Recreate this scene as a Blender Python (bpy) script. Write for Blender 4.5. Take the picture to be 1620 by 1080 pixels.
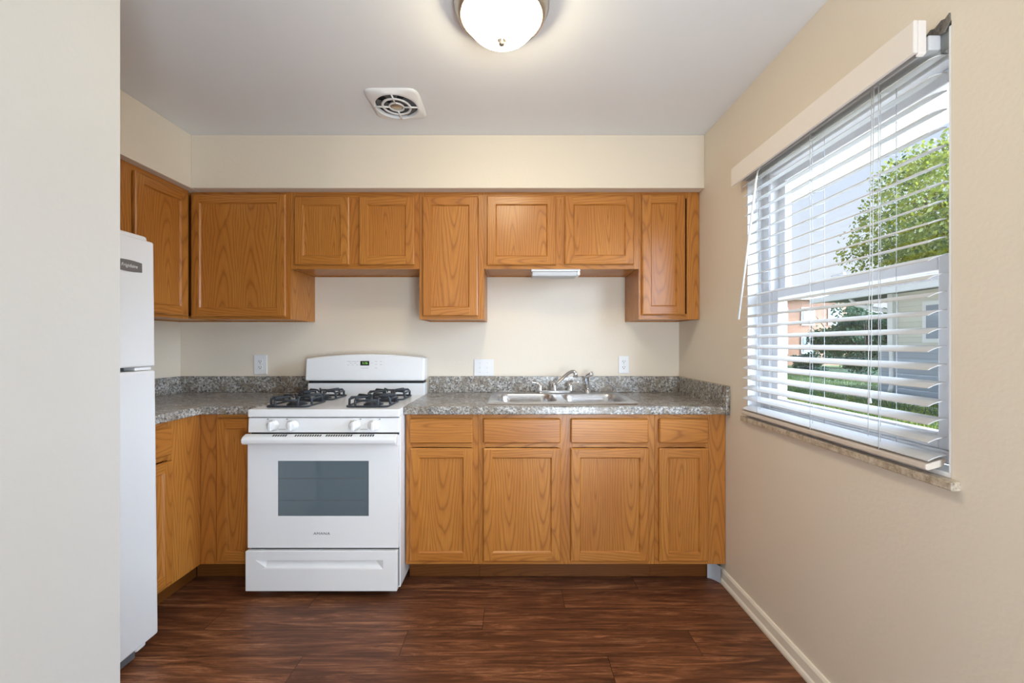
import bpy, bmesh, math, random
from mathutils import Vector, Matrix

for o in list(bpy.data.objects):
    bpy.data.objects.remove(o, do_unlink=True)
S = bpy.context.scene
COL = S.collection
R = math.radians
PI = math.pi

# ------------------------------------------------------------------ camera
CAM_Z = 1.25
F = 660.0
cam_d = bpy.data.cameras.new('camera')
cam = bpy.data.objects.new('camera', cam_d)
COL.objects.link(cam)
cam.location = (0, 0, CAM_Z)
cam.rotation_euler = (R(90), 0, 0)
cam_d.sensor_width = 36
cam_d.lens = F * 36 / 1620
cam_d.shift_x = -2 / 1620
cam_d.shift_y = 4 / 1620
cam_d.clip_start = 0.02
cam_d.clip_end = 300
S.camera = cam

# ------------------------------------------------------------------ exposure
S.view_settings.view_transform = 'Standard'
S.view_settings.look = 'None'
S.view_settings.gamma = 1
S.view_settings.use_curve_mapping = False
S.view_settings.exposure = 0.0

# ------------------------------------------------------------------ sky
world = bpy.data.worlds.new('sky')
S.world = world
world.use_nodes = True
nt = world.node_tree
nt.nodes.clear()
w_out = nt.nodes.new('ShaderNodeOutputWorld')
w_bg = nt.nodes.new('ShaderNodeBackground')
w_tc = nt.nodes.new('ShaderNodeTexCoord')
w_sep = nt.nodes.new('ShaderNodeSeparateXYZ')
w_ramp = nt.nodes.new('ShaderNodeValToRGB')
nt.links.new(w_tc.outputs['Generated'], w_sep.inputs[0])
nt.links.new(w_sep.outputs['Z'], w_ramp.inputs[0])
e = w_ramp.color_ramp.elements
e[0].position = 0.0; e[0].color = (0.95, 0.97, 1.0, 1)
e[1].position = 0.6; e[1].color = (0.50, 0.66, 1.0, 1)
nt.links.new(w_ramp.outputs[0], w_bg.inputs['Color'])
w_bg.inputs['Strength'].default_value = 1.05
nt.links.new(w_bg.outputs[0], w_out.inputs[0])


def sun(name, to_sun, strength, angle, color):
    d = bpy.data.lights.new(name, 'SUN')
    d.energy = strength
    d.angle = R(angle)
    d.color = color
    o = bpy.data.objects.new(name, d)
    COL.objects.link(o)
    o.rotation_euler = Vector(to_sun).to_track_quat('Z', 'Y').to_euler()
    o.location = Vector(to_sun).normalized() * 30
    return o


def area(name, loc, target, sx, sy, power, color):
    d = bpy.data.lights.new(name, 'AREA')
    d.shape = 'RECTANGLE'
    d.size = sx
    d.size_y = sy
    d.energy = power
    d.color = color
    o = bpy.data.objects.new(name, d)
    COL.objects.link(o)
    o.location = loc
    o.rotation_euler = (Vector(loc) - Vector(target)).to_track_quat('Z', 'Y').to_euler()
    return o


sun('sun', (1.0, -0.6, 1.75), 5.2, 0.6, (1.0, 0.93, 0.80))
sun('skylight_boost', (0.86, -0.47, 0.08), 54.0, 90, (0.63, 0.77, 1.0))  # added broad second sun that boosts the daylight entering by the window
area('ceiling_fill', (0.75, -0.9, 0.80), (-1.0, 2.1, 2.45), 0.6, 1.1, 58, (0.78, 0.89, 1.0))  # added area fill behind the camera, brightens the ceiling and left side
area('right_wall_fill', (-0.70, -1.6, 1.25), (1.1, 1.9, 1.0), 0.3, 1.4, 8, (1.0, 0.95, 0.90))  # added fill behind the camera to lift the right wall

# ------------------------------------------------------------------ material helpers
MATS = {}


class NT:
    def __init__(self, name):
        self.m = bpy.data.materials.new(name)
        self.m.use_nodes = True
        self.t = self.m.node_tree
        self.t.nodes.clear()
        self.out = self.t.nodes.new('ShaderNodeOutputMaterial')
        self.b = self.t.nodes.new('ShaderNodeBsdfPrincipled')
        self.t.links.new(self.b.outputs[0], self.out.inputs[0])
        MATS[name] = self.m

    def n(self, typ, **kw):
        nd = self.t.nodes.new(typ)
        for k, v in kw.items():
            setattr(nd, k, v)
        return nd

    def link(self, a, b):
        self.t.links.new(a, b)

    def val(self, sock, v):
        if hasattr(v, 'is_output') or isinstance(v, bpy.types.NodeSocket):
            self.link(v, sock)
        else:
            sock.default_value = v

    def math(self, op, a, b=0.0, c=None):
        nd = self.n('ShaderNodeMath', operation=op)
        self.val(nd.inputs[0], a)
        self.val(nd.inputs[1], b)
        if c is not None:
            self.val(nd.inputs[2], c)
        return nd.outputs[0]

    def xyz(self, x, y, z):
        nd = self.n('ShaderNodeCombineXYZ')
        self.val(nd.inputs[0], x); self.val(nd.inputs[1], y); self.val(nd.inputs[2], z)
        return nd.outputs[0]

    def noise(self, vec, scale=1.0, detail=2.0, rough=0.5, dist=0.0):
        nd = self.n('ShaderNodeTexNoise')
        self.link(vec, nd.inputs['Vector'])
        nd.inputs['Scale'].default_value = scale
        nd.inputs['Detail'].default_value = detail
        nd.inputs['Roughness'].default_value = rough
        nd.inputs['Distortion'].default_value = dist
        return nd.outputs[0]

    def ramp(self, fac, stops, interp='LINEAR'):
        nd = self.n('ShaderNodeValToRGB')
        self.link(fac, nd.inputs[0])
        cr = nd.color_ramp
        cr.interpolation = interp
        while len(cr.elements) < len(stops):
            cr.elements.new(0.5)
        for el, (p, c) in zip(cr.elements, stops):
            el.position = p
            el.color = (c[0], c[1], c[2], 1) if not isinstance(c, (int, float)) else (c, c, c, 1)
        return nd.outputs[0]

    def mix(self, fac, a, b, mode='MIX'):
        nd = self.n('ShaderNodeMix', data_type='RGBA', blend_type=mode)
        self.val(nd.inputs[0], fac)
        for s, v in ((nd.inputs[6], a), (nd.inputs[7], b)):
            if isinstance(v, tuple):
                s.default_value = (v[0], v[1], v[2], 1)
            else:
                self.link(v, s)
        return nd.outputs[2]

    def bump(self, h, strength, dist):
        nd = self.n('ShaderNodeBump')
        nd.inputs['Strength'].default_value = strength
        nd.inputs['Distance'].default_value = dist
        self.link(h, nd.inputs['Height'])
        self.link(nd.outputs[0], self.b.inputs['Normal'])

    def base(self, c):
        if isinstance(c, tuple):
            self.b.inputs['Base Color'].default_value = (c[0], c[1], c[2], 1)
        else:
            self.link(c, self.b.inputs['Base Color'])

    def set(self, **kw):
        for k, v in kw.items():
            self.b.inputs[k.replace('_', ' ')].default_value = v
        return self


def obj_coord(w):
    return w.n('ShaderNodeTexCoord').outputs['Object']


def plain(name, col, rough=0.5, metal=0.0, bump=None, var=0.0, spec=None):
    w = NT(name)
    v = obj_coord(w)
    if var:
        n = w.noise(v, 9.0, 3)
        k = 1 - var
        w.base(w.mix(n, (col[0] * k, col[1] * k, col[2] * k), col))
    else:
        w.base(col)
    w.set(Roughness=rough, Metallic=metal)
    if spec is not None:
        w.b.inputs['Specular IOR Level'].default_value = spec
    if bump:
        w.bump(w.noise(v, bump[0], 3), bump[1], bump[2])
    return w


def oak(name, horizontal, tint=(1, 1, 1)):
    w = NT(name)
    sp = w.n('ShaderNodeSeparateXYZ')
    w.link(obj_coord(w), sp.inputs[0])
    rnd = w.n('ShaderNodeObjectInfo').outputs['Random']
    xy = w.math('ADD', sp.outputs[0], sp.outputs[1])
    if horizontal:
        c, a = sp.outputs[2], xy
    else:
        c, a = xy, sp.outputs[2]
    c = w.math('ADD', c, w.math('MULTIPLY', rnd, 11.3))
    a = w.math('ADD', a, w.math('MULTIPLY', rnd, 5.7))
    v1 = w.xyz(w.math('MULTIPLY', c, 5.0), w.math('MULTIPLY', a, 0.9), 0.0)
    n1 = w.noise(v1, 1.0, 2)
    v2 = w.xyz(w.math('MULTIPLY', c, 22.0), w.math('MULTIPLY', a, 3.0), 3.0)
    n2 = w.noise(v2, 1.0, 2)
    cc = w.math('PINGPONG', w.math('ADD', c, w.math('MULTIPLY', n1, 0.10)), 0.085)
    aa = w.math('MULTIPLY', w.math('PINGPONG', w.math('ADD', a, w.math('MULTIPLY', n1, 0.5)), 0.9), 0.085)
    r = w.math('SQRT', w.math('ADD', w.math('MULTIPLY', cc, cc), w.math('MULTIPLY', aa, aa)))
    rings = w.math('ADD', w.math('MULTIPLY', r, 85.0), w.math('MULTIPLY', n2, 0.9))
    fr = w.math('FRACT', rings)
    pv = w.xyz(w.math('MULTIPLY', c, 330.0), w.math('MULTIPLY', a, 7.0), 0.0)
    pore = w.noise(pv, 1.0, 2, 0.6)
    ringw = w.ramp(fr, [(0.0, 1.0), (0.16, 0.28), (0.55, 0.0), (0.84, 0.22), (1.0, 1.0)])
    porew = w.ramp(pore, [(0.40, 0.0), (0.68, 1.0)])
    t = tint
    lite = (0.56 * t[0], 0.235 * t[1], 0.046 * t[2])
    mid = (0.45 * t[0], 0.165 * t[1], 0.027 * t[2])
    dark = (0.25 * t[0], 0.078 * t[1], 0.012 * t[2])
    base = w.mix(w.ramp(n1, [(0.3, 0.0), (0.7, 1.0)]), lite, mid)
    col = w.mix(w.math('MULTIPLY', ringw, 0.72), base, dark)
    col = w.mix(w.math('MULTIPLY', porew, 0.42), col, dark)
    w.base(col)
    w.set(Roughness=0.33)
    w.b.inputs['Specular IOR Level'].default_value = 0.5
    w.bump(pore, 0.08, 0.0006)
    return w.m


OAK_V = oak('oak_vertical_grain', False)
OAK_H = oak('oak_horizontal_grain', True)
OAK_D = oak('oak_shaded_toe_board', True, (0.34, 0.30, 0.30))  # oak tint darkened to put the toe recess shade into the colour

# wall paint: warm cream with a light roller texture
def paint(name, col, bscale=70, bs=0.14, rough=0.62):
    w = NT(name)
    v = obj_coord(w)
    n = w.noise(v, 2.5, 3)
    w.base(w.mix(n, tuple(x * 0.97 for x in col), col))
    w.set(Roughness=rough)
    h = w.math('ADD', w.noise(v, bscale, 2), w.math('MULTIPLY', w.noise(v, 14, 2), 0.6))
    w.bump(h, bs, 0.004)
    return w.m


WALL = paint('cream_wall_paint', (0.775, 0.69, 0.57))
NEARW = paint('light_offset_wall_paint', (0.51, 0.495, 0.47))  # wall colour greyed and darkened to cancel excess warm light on the near wall
CEIL = paint('white_ceiling_paint', (0.81, 0.815, 0.82), 18, 0.10, 0.8)
TRIMW = plain('cream_white_trim_paint', (0.86, 0.80, 0.68), 0.4).m

# floor planks
w = NT('dark_wood_planks')
sp = w.n('ShaderNodeSeparateXYZ')
w.link(obj_coord(w), sp.inputs[0])
PW, PL = 0.152, 1.22
row = w.math('FLOOR', w.math('DIVIDE', sp.outputs[1], PW))
rowr = w.n('ShaderNodeTexWhiteNoise', noise_dimensions='1D')
w.link(row, rowr.inputs['W'])
xs = w.math('ADD', sp.outputs[0], w.math('MULTIPLY', rowr.outputs[0], PL))
colr = w.math('FLOOR', w.math('DIVIDE', xs, PL))
cell = w.n('ShaderNodeTexWhiteNoise', noise_dimensions='2D')
w.link(w.xyz(row, colr, 0.0), cell.inputs['Vector'])
cv = cell.outputs[0]
fx = w.math('FRACT', w.math('DIVIDE', xs, PL))
fy = w.math('FRACT', w.math('DIVIDE', sp.outputs[1], PW))
ex = w.math('LESS_THAN', w.math('MINIMUM', fx, w.math('SUBTRACT', 1.0, fx)), 0.0012)
ey = w.math('LESS_THAN', w.math('MINIMUM', fy, w.math('SUBTRACT', 1.0, fy)), 0.010)
seam = w.math('MAXIMUM', ex, ey)
off = w.math('MULTIPLY', cv, 40.0)
g1 = w.noise(w.xyz(w.math('ADD', w.math('MULTIPLY', sp.outputs[0], 2.6), off), w.math('MULTIPLY', sp.outputs[1], 30.0), off), 1.0, 10, 0.76, 1.1)
g2 = w.noise(w.xyz(w.math('ADD', w.math('MULTIPLY', sp.outputs[0], 6.0), off), w.math('MULTIPLY', sp.outputs[1], 170.0), off), 1.0, 3, 0.6)
g3 = w.noise(w.xyz(w.math('ADD', w.math('MULTIPLY', sp.outputs[0], 1.3), off), w.math('MULTIPLY', sp.outputs[1], 6.0), off), 1.0, 3, 0.5, 1.2)
c1 = w.ramp(g1, [(0.32, (0.020, 0.007, 0.003)), (0.43, (0.12, 0.040, 0.016)), (0.54, (0.27, 0.10, 0.042)), (0.68, (0.58, 0.27, 0.13))])
c2 = w.mix(w.ramp(g2, [(0.35, 0.55), (0.6, 0.0)]), c1, (0.06, 0.02, 0.008))
c3 = w.mix(w.ramp(g3, [(0.34, 0.6), (0.5, 0.0)]), c2, (0.06, 0.019, 0.009))
c4 = w.mix(w.math('MULTIPLY', cv, 0.35), c3, (0.09, 0.033, 0.017))
w.base(w.mix(w.math('MULTIPLY', seam, 0.75), c4, (0.008, 0.004, 0.003)))
w.set(Roughness=0.44)
w.b.inputs['Specular IOR Level'].default_value = 0.4
w.bump(g2, 0.12, 0.002)
FLOOR = w.m

# granite look laminate
w = NT('granite_laminate')
v = obj_coord(w)
n1 = w.noise(v, 84, 6, 0.76)
n2 = w.noise(v, 16, 4, 0.6, 1.0)
n3 = w.noise(v, 28, 6, 0.75, 0.8)
vo = w.n('ShaderNodeTexVoronoi')
w.link(v, vo.inputs['Vector'])
vo.inputs['Scale'].default_value = 130
cA = w.ramp(n1, [(0.36, (0.028, 0.028, 0.034)), (0.44, (0.17, 0.165, 0.16)), (0.51, (0.34, 0.32, 0.29)), (0.62, (0.66, 0.64, 0.61))])
cB = w.mix(w.ramp(n2, [(0.38, 0.75), (0.56, 0.0)]), cA, (0.20, 0.155, 0.105), 'MIX')
cC = w.mix(w.ramp(n3, [(0.36, 0.95), (0.44, 0.0)]), cB, (0.045, 0.045, 0.055))
cD = w.mix(w.ramp(vo.outputs['Distance'], [(0.10, 0.5), (0.25, 0.0)]), cC, (0.60, 0.60, 0.60))
w.base(cD)
w.set(Roughness=0.22)
GRANITE = w.m

# travertine sill
w = NT('speckled_stone_sill')
v = obj_coord(w)
n1 = w.noise(v, 45, 5, 0.7)
n2 = w.noise(v, 130, 3, 0.7)
cA = w.ramp(n1, [(0.35, (0.30, 0.24, 0.17)), (0.55, (0.55, 0.47, 0.37)), (0.7, (0.68, 0.62, 0.53))])
w.base(w.mix(w.ramp(n2, [(0.30, 0.8), (0.42, 0.0)]), cA, (0.17, 0.12, 0.08)))
w.set(Roughness=0.35)
STONE = w.m

ENAMEL = plain('white_enamel', (0.81, 0.815, 0.82), 0.22).m
FRIDGE_W = plain('white_textured_enamel', (0.70, 0.70, 0.70), 0.38, bump=(260, 0.06, 0.001)).m
WHITE_PL = plain('white_plastic', (0.78, 0.78, 0.78), 0.35).m
GREY_PL = plain('pale_grey_plastic', (0.50, 0.51, 0.53), 0.4).m
VINYL = plain('white_window_vinyl', (0.82, 0.83, 0.85), 0.35).m
BLIND = plain('white_blind_slat', (0.62, 0.62, 0.62), 0.45).m
VALANCE = plain('off_white_valance', (0.80, 0.74, 0.68), 0.45).m
RAILB = plain('beige_bottom_rail', (0.66, 0.58, 0.50), 0.5).m
CORD = plain('grey_white_cord', (0.55, 0.55, 0.56), 0.7).m
IRON = plain('dark_cast_iron', (0.028, 0.036, 0.048), 0.42, bump=(300, 0.2, 0.001)).m
DARK = plain('black_gap', (0.012, 0.012, 0.014), 0.6).m
BLACK_GL = plain('black_display_glass', (0.01, 0.012, 0.012), 0.1).m
NICKEL = plain('brushed_nickel', (0.56, 0.52, 0.46), 0.32, 1.0).m
CHROME = plain('chrome', (0.72, 0.73, 0.75), 0.12, 1.0).m
BADGE = plain('grey_metal_badge', (0.16, 0.155, 0.15), 0.45, 0.3).m
LETTER = plain('silver_lettering', (0.62, 0.60, 0.57), 0.4).m
LETTER_D = plain('dark_grey_lettering', (0.10, 0.10, 0.11), 0.5).m
LEGEND = plain('pale_grey_legend_ink', (0.50, 0.51, 0.55), 0.6).m
SLOT = plain('dark_slot', (0.05, 0.05, 0.05), 0.6).m
GALV = plain('galvanised_steel', (0.33, 0.34, 0.33), 0.5, 0.6, var=0.3).m
GREYP = plain('grey_grille_plastic', (0.13, 0.135, 0.14), 0.5, var=0.4).m
VINYLB = plain('blue_grey_cove_vinyl', (0.42, 0.43, 0.47), 0.5).m
PLASTER = plain('broken_plaster', (0.24, 0.21, 0.17), 0.9, bump=(60, 0.6, 0.01), var=0.6).m

w = NT('brushed_stainless_steel')
sp = w.n('ShaderNodeSeparateXYZ')
w.link(obj_coord(w), sp.inputs[0])
br = w.noise(w.xyz(w.math('MULTIPLY', sp.outputs[0], 12), w.math('MULTIPLY', sp.outputs[1], 400), w.math('MULTIPLY', sp.outputs[2], 400)), 1.0, 2)
w.base((0.62, 0.62, 0.63))
w.set(Metallic=1.0)
w.link(w.ramp(br, [(0.2, 0.22), (0.8, 0.34)]), w.b.inputs['Roughness'])
STEEL = w.m

# oven window: dark glass, mirror like, over a dim cavity
w = NT('tinted_oven_glass')
v = obj_coord(w)
w.base((0.11, 0.145, 0.165))
w.set(Roughness=0.03)
w.b.inputs['Specular IOR Level'].default_value = 0.9
OVEN_GL = w.m

# clear window glass
w = NT('clear_window_glass')
tr = w.n('ShaderNodeBsdfTransparent')
tr.inputs[0].default_value = (0.97, 0.985, 0.98, 1)
gl = w.n('ShaderNodeBsdfGlossy')
gl.inputs['Roughness'].default_value = 0.02
mx = w.n('ShaderNodeMixShader')
mx.inputs[0].default_value = 0.035
w.link(tr.outputs[0], mx.inputs[1]); w.link(gl.outputs[0], mx.inputs[2])
w.link(mx.outputs[0], w.out.inputs[0])
GLASS = w.m

w = NT('lit_frosted_lamp_glass')
w.base((0.9, 0.88, 0.82))
w.set(Roughness=0.25)
w.b.inputs['Emission Color'].default_value = (1.0, 0.87, 0.60, 1)
w.b.inputs['Emission Strength'].default_value = 49.0
LAMP = w.m

w = NT('green_led_digits')
w.base((0.02, 0.05, 0.01))
w.b.inputs['Emission Color'].default_value = (0.35, 0.9, 0.08, 1)
w.b.inputs['Emission Strength'].default_value = 0.8
LED = w.m

# outdoors
w = NT('lawn_soil_green')
v = obj_coord(w)
w.base(w.ramp(w.noise(v, 3.0, 4), [(0.35, (0.04, 0.08, 0.02)), (0.6, (0.08, 0.13, 0.03)), (0.75, (0.14, 0.17, 0.05))]))
w.set(Roughness=0.9)
LAWN = w.m
w = NT('grass_blade_green')
rnd = w.n('ShaderNodeTexCoord').outputs['Object']
w.base(w.ramp(w.noise(rnd, 2.2, 4), [(0.35, (0.12, 0.22, 0.04)), (0.65, (0.36, 0.42, 0.08))]))
w.set(Roughness=0.7)
BLADE = w.m
w = NT('concrete_patio')
v = obj_coord(w)
w.base(w.ramp(w.noise(v, 6, 5, 0.6), [(0.3, (0.36, 0.33, 0.28)), (0.7, (0.45, 0.41, 0.36))]))
w.set(Roughness=0.85)
PATIO = w.m


def leafmat(name, a, b):
    w = NT(name)
    v = obj_coord(w)
    col = w.ramp(w.noise(v, 1.6, 5, 0.7), [(0.32, a), (0.68, b)])
    w.base(col)
    w.set(Roughness=0.5)
    tl = w.n('ShaderNodeBsdfTranslucent')
    w.link(col, tl.inputs[0])
    mx = w.n('ShaderNodeMixShader')
    mx.inputs[0].default_value = 0.45
    w.link(w.b.outputs[0], mx.inputs[1]); w.link(tl.outputs[0], mx.inputs[2])
    w.link(mx.outputs[0], w.out.inputs[0])
    return w.m


LEAF_Y = leafmat('yellow_green_leaves', (0.035, 0.10, 0.03), (0.44, 0.44, 0.06))  # noise stops paint blue-green shade and yellow highlights into the leaves
LEAF_D = leafmat('dark_green_leaves', (0.05, 0.10, 0.055), (0.12, 0.20, 0.10))
BARK = plain('grey_brown_bark', (0.16, 0.12, 0.09), 0.9, bump=(20, 0.6, 0.02), var=0.4).m
w = NT('orange_brick')
v = obj_coord(w)
bt = w.n('ShaderNodeTexBrick')
sp = w.n('ShaderNodeSeparateXYZ')
w.link(v, sp.inputs[0])
w.link(w.xyz(w.math('ADD', sp.outputs[0], sp.outputs[1]), sp.outputs[2], 0.0), bt.inputs['Vector'])
bt.inputs['Color1'].default_value = (0.34, 0.15, 0.08, 1)
bt.inputs['Color2'].default_value = (0.40, 0.20, 0.115, 1)
bt.inputs['Mortar'].default_value = (0.38, 0.31, 0.26, 1)
bt.inputs['Scale'].default_value = 5.0
w.base(bt.outputs[0])
w.set(Roughness=0.85)
BRICK = w.m


def siding(name, col, pitch, axis_z=True, depth=0.8):
    w = NT(name)
    sp = w.n('ShaderNodeSeparateXYZ')
    w.link(obj_coord(w), sp.inputs[0])
    f = w.math('FRACT', w.math('DIVIDE', sp.outputs[2 if axis_z else 1], pitch))
    w.base(w.mix(w.math('LESS_THAN', f, 0.10), col, tuple(c * 0.8 for c in col)))
    w.set(Roughness=0.55)
    w.bump(f, depth, 0.01)
    return w.m


SIDING = siding('cream_white_lap_siding', (0.72, 0.70, 0.60), 0.13)
SIDING_B = siding('blue_grey_lap_siding', (0.40, 0.44, 0.50), 0.13)
PORCH = siding('white_porch_ceiling_panel', (0.62, 0.61, 0.59), 0.10, False, 1.0)
w = NT('grey_roof_shingles')
v = obj_coord(w)
w.base(w.ramp(w.noise(v, 14, 4), [(0.35, (0.13, 0.12, 0.115)), (0.65, (0.24, 0.225, 0.215))]))
w.set(Roughness=0.9)
SHINGLE = w.m
FARWIN = plain('dim_window_glass', (0.30, 0.34, 0.40), 0.1).m
GUTTER = plain('white_gutter_metal', (0.82, 0.82, 0.80), 0.4).m


# ------------------------------------------------------------------ mesh helpers
class MB:
    """collects shapes in world coordinates, then links them as one mesh object"""

    def __init__(self):
        self.bm = bmesh.new()

    def box(self, x0, x1, y0, y1, z0, z1, mi=0, xf=None):
        ps = [(x0, y0, z0), (x1, y0, z0), (x1, y1, z0), (x0, y1, z0), (x0, y0, z1), (x1, y0, z1), (x1, y1, z1), (x0, y1, z1)]
        vs = [self.bm.verts.new(xf(*p) if xf else p) for p in ps]
        for q in ((3, 2, 1, 0), (4, 5, 6, 7), (0, 1, 5, 4), (1, 2, 6, 5), (2, 3, 7, 6), (3, 0, 4, 7)):
            f = self.bm.faces.new([vs[i] for i in q])
            f.material_index = mi
        return vs

    def prism(self, pts, axis, a0, a1, mi=0, smooth=False):
        """extrude a 2D outline along axis ('x': pts=(y,z), 'y': (x,z), 'z': (x,y))"""
        def P(p, a):
            if axis == 'x': return (a, p[0], p[1])
            if axis == 'y': return (p[0], a, p[1])
            return (p[0], p[1], a)
        A = [self.bm.verts.new(P(p, a0)) for p in pts]
        B = [self.bm.verts.new(P(p, a1)) for p in pts]
        n = len(pts)
        for i in range(n):
            f = self.bm.faces.new((A[i], A[(i + 1) % n], B[(i + 1) % n], B[i]))
            f.material_index = mi
            f.smooth = smooth
        f = self.bm.faces.new(list(reversed(A))); f.material_index = mi
        f = self.bm.faces.new(B); f.material_index = mi

    def tube(self, pts, r, seg=10, mi=0, cap=True):
        pts = [Vector(p) for p in pts]
        rs = r if isinstance(r, (list, tuple)) else [r] * len(pts)
        rings = []
        up = None
        for i, p in enumerate(pts):
            d = (pts[min(i + 1, len(pts) - 1)] - pts[max(i - 1, 0)]).normalized()
            if up is None:
                up = Vector((0, 0, 1)) if abs(d.z) < 0.9 else Vector((1, 0, 0))
            a = d.cross(up).normalized()
            b = a.cross(d).normalized()
            up = b
            rings.append([self.bm.verts.new(p + (a * math.cos(2 * PI * k / seg) + b * math.sin(2 * PI * k / seg)) * rs[i]) for k in range(seg)])
        for i in range(len(rings) - 1):
            for k in range(seg):
                f = self.bm.faces.new((rings[i][k], rings[i][(k + 1) % seg], rings[i + 1][(k + 1) % seg], rings[i + 1][k]))
                f.smooth = True
                f.material_index = mi
        if cap:
            for rg in (rings[0], rings[-1]):
                f = self.bm.faces.new(rg); f.material_index = mi
        return self

    def lathe(self, prof, c, axis='z', seg=40, mi=0, a0=0.0, a1=2 * PI):
        """prof: list of (radius, height) ; axis direction from c"""
        full = abs(a1 - a0 - 2 * PI) < 1e-6
        n = seg if full else seg + 1
        rings = []
        for (r, h) in prof:
            ring = []
            if r < 1e-6:
                p = (0, 0, h)
                ring = [p]
            else:
                for k in range(n):
                    t = a0 + (a1 - a0) * k / seg
                    ring.append((r * math.cos(t), r * math.sin(t), h))
            vs = []
            for (x, y, z) in ring:
                if axis == 'z': q = (c[0] + x, c[1] + y, c[2] + z)
                elif axis == '-y': q = (c[0] + x, c[1] - z, c[2] + y)
                else: q = (c[0] + z, c[1] + x, c[2] + y)
                vs.append(self.bm.verts.new(q))
            rings.append(vs)
        for A, B in zip(rings, rings[1:]):
            m = seg if full else seg
            for k in range(m):
                k2 = (k + 1) % n if full else k + 1
                if len(A) == 1 and len(B) == 1: continue
                if len(A) == 1: q = (A[0], B[k2], B[k])
                elif len(B) == 1: q = (A[k], A[k2], B[0])
                else: q = (A[k], A[k2], B[k2], B[k])
                f = self.bm.faces.new(q)
                f.smooth = True
                f.material_index = mi
        return self

    def build(self, name, mats, parent=None, loc=None, bevel=0.0, seg=2, smooth=False, angle=35):
        me = bpy.data.meshes.new(name)
        bmesh.ops.recalc_face_normals(self.bm, faces=self.bm.faces[:])
        if loc is None:
            loc = parent['base'] if parent is not None else (0, 0, 0)
        bmesh.ops.translate(self.bm, verts=self.bm.verts[:], vec=-Vector(loc))
        self.bm.to_mesh(me)
        self.bm.free()
        for m in (mats if isinstance(mats, (list, tuple)) else [mats]):
            me.materials.append(m)
        o = bpy.data.objects.new(name, me)
        COL.objects.link(o)
        o['base'] = tuple(loc)
        if parent is not None:
            o.parent = parent
        else:
            o.location = loc
        if smooth:
            for p in me.polygons: p.use_smooth = True
        if bevel:
            b = o.modifiers.new('bevel', 'BEVEL')
            b.width = bevel
            b.segments = seg
            b.limit_method = 'ANGLE'
            b.angle_limit = R(angle)
            b.harden_normals = False
        return o


GROUPS = {'wall_cabinet': 'oak wall cabinets under the soffit', 'base_cabinet': 'oak base cabinets under the counters', 'wall_outlet': 'white outlets above the counters',
          'countertop': 'speckled laminate countertops', 'evergreen_tree': 'dark bushy trees outside the window'}


def thing(name, loc, label, cat, group=None):
    o = bpy.data.objects.new(name, None)
    COL.objects.link(o)
    o.location = loc
    o.empty_display_size = 0.1
    o['base'] = tuple(loc)
    o['label'] = label
    o['category'] = cat
    g = group or GROUPS.get(name)
    if g: o['group'] = g
    return o


def tag(o, label, cat, group=None, kind=None):
    o['label'] = label
    o['category'] = cat
    if group: o['group'] = group
    if kind: o['kind'] = kind
    return o


def struct(o, label=None):
    o['kind'] = 'structure'
    if label: o['label'] = label
    return o


def text(name, body, size, pos, rot, mat, parent, shear=0.0, sx=1.0, depth=0.0006, space=1.0):
    cu = bpy.data.curves.new('lettering_curve', 'FONT')
    cu.body = body
    cu.size = size
    cu.align_x = 'CENTER'
    cu.align_y = 'CENTER'
    cu.shear = shear
    cu.extrude = depth
    cu.space_character = space
    t = bpy.data.objects.new('lettering_source', cu)
    COL.objects.link(t)
    bpy.context.view_layer.update()
    dg = bpy.context.evaluated_depsgraph_get()
    me = bpy.data.meshes.new_from_object(t.evaluated_get(dg))
    bpy.data.objects.remove(t, do_unlink=True)
    M = Matrix.Translation(Vector(pos) - Vector(parent['base'])) @ rot.to_4x4() @ Matrix.Diagonal((sx, 1, 1, 1))
    me.transform(M)
    me.materials.clear()
    me.materials.append(mat)
    o = bpy.data.objects.new(name, me)
    COL.objects.link(o)
    o.parent = parent
    o['base'] = parent['base']
    return o


ROT_FRONT = Matrix.Rotation(R(90), 3, 'X')                       # reads from the -Y side
ROT_RIGHT = Matrix.Rotation(R(90), 3, 'Z') @ Matrix.Rotation(R(90), 3, 'X')   # reads from the +X side

# ------------------------------------------------------------------ dimensions
XR, XL = 1.103, -2.214      # side walls
YB = 2.775                  # back wall
ZC = 2.455                  # ceiling
YU = 2.47                   # wall cabinet faces
YF = 2.165                  # base cabinet faces
SOF_Z, SOF_Y, SOF_X = 2.149, 2.405, -1.857
WY0, WY1, WZ0, WZ1 = 1.050, 1.968, 0.900, 2.065   # window opening

# ------------------------------------------------------------------ room shell
m = MB(); m.box(XL - .13, XR + .15, -2.75, YB + .13, -.12, 0)
struct(m.build('floor', FLOOR), 'dark brown wood plank floor')
m = MB(); m.box(XL - .13, XR + .15, -2.75, YB + .13, ZC, ZC + .2)
struct(m.build('ceiling', CEIL), 'white lightly textured ceiling')
m = MB(); m.box(XL - .13, XR + .15, YB, YB + .13, 0, ZC)
struct(m.build('wall_back', WALL), 'pale wall behind the range and sink')
m = MB(); m.box(XL - .13, XL, .955, YB, 0, ZC)
struct(m.build('wall_left', WALL), 'left wall behind the refrigerator')
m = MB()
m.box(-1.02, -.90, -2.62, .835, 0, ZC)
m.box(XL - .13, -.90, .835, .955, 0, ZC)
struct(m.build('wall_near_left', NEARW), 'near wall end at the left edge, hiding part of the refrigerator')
m = MB(); m.box(XL - .13, XR + .15, -2.75, -2.62, 0, ZC)
struct(m.build('wall_front', WALL), 'wall behind the viewer')
m = MB()
WT = XR + .15
m.box(XR, WT, -2.62, WY0, 0, ZC)
m.box(XR, WT, WY1, YB, 0, ZC)
m.box(XR, WT, WY0, WY1, 0, WZ0)
m.box(XR, WT, WY0, WY1, WZ1, ZC)
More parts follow.
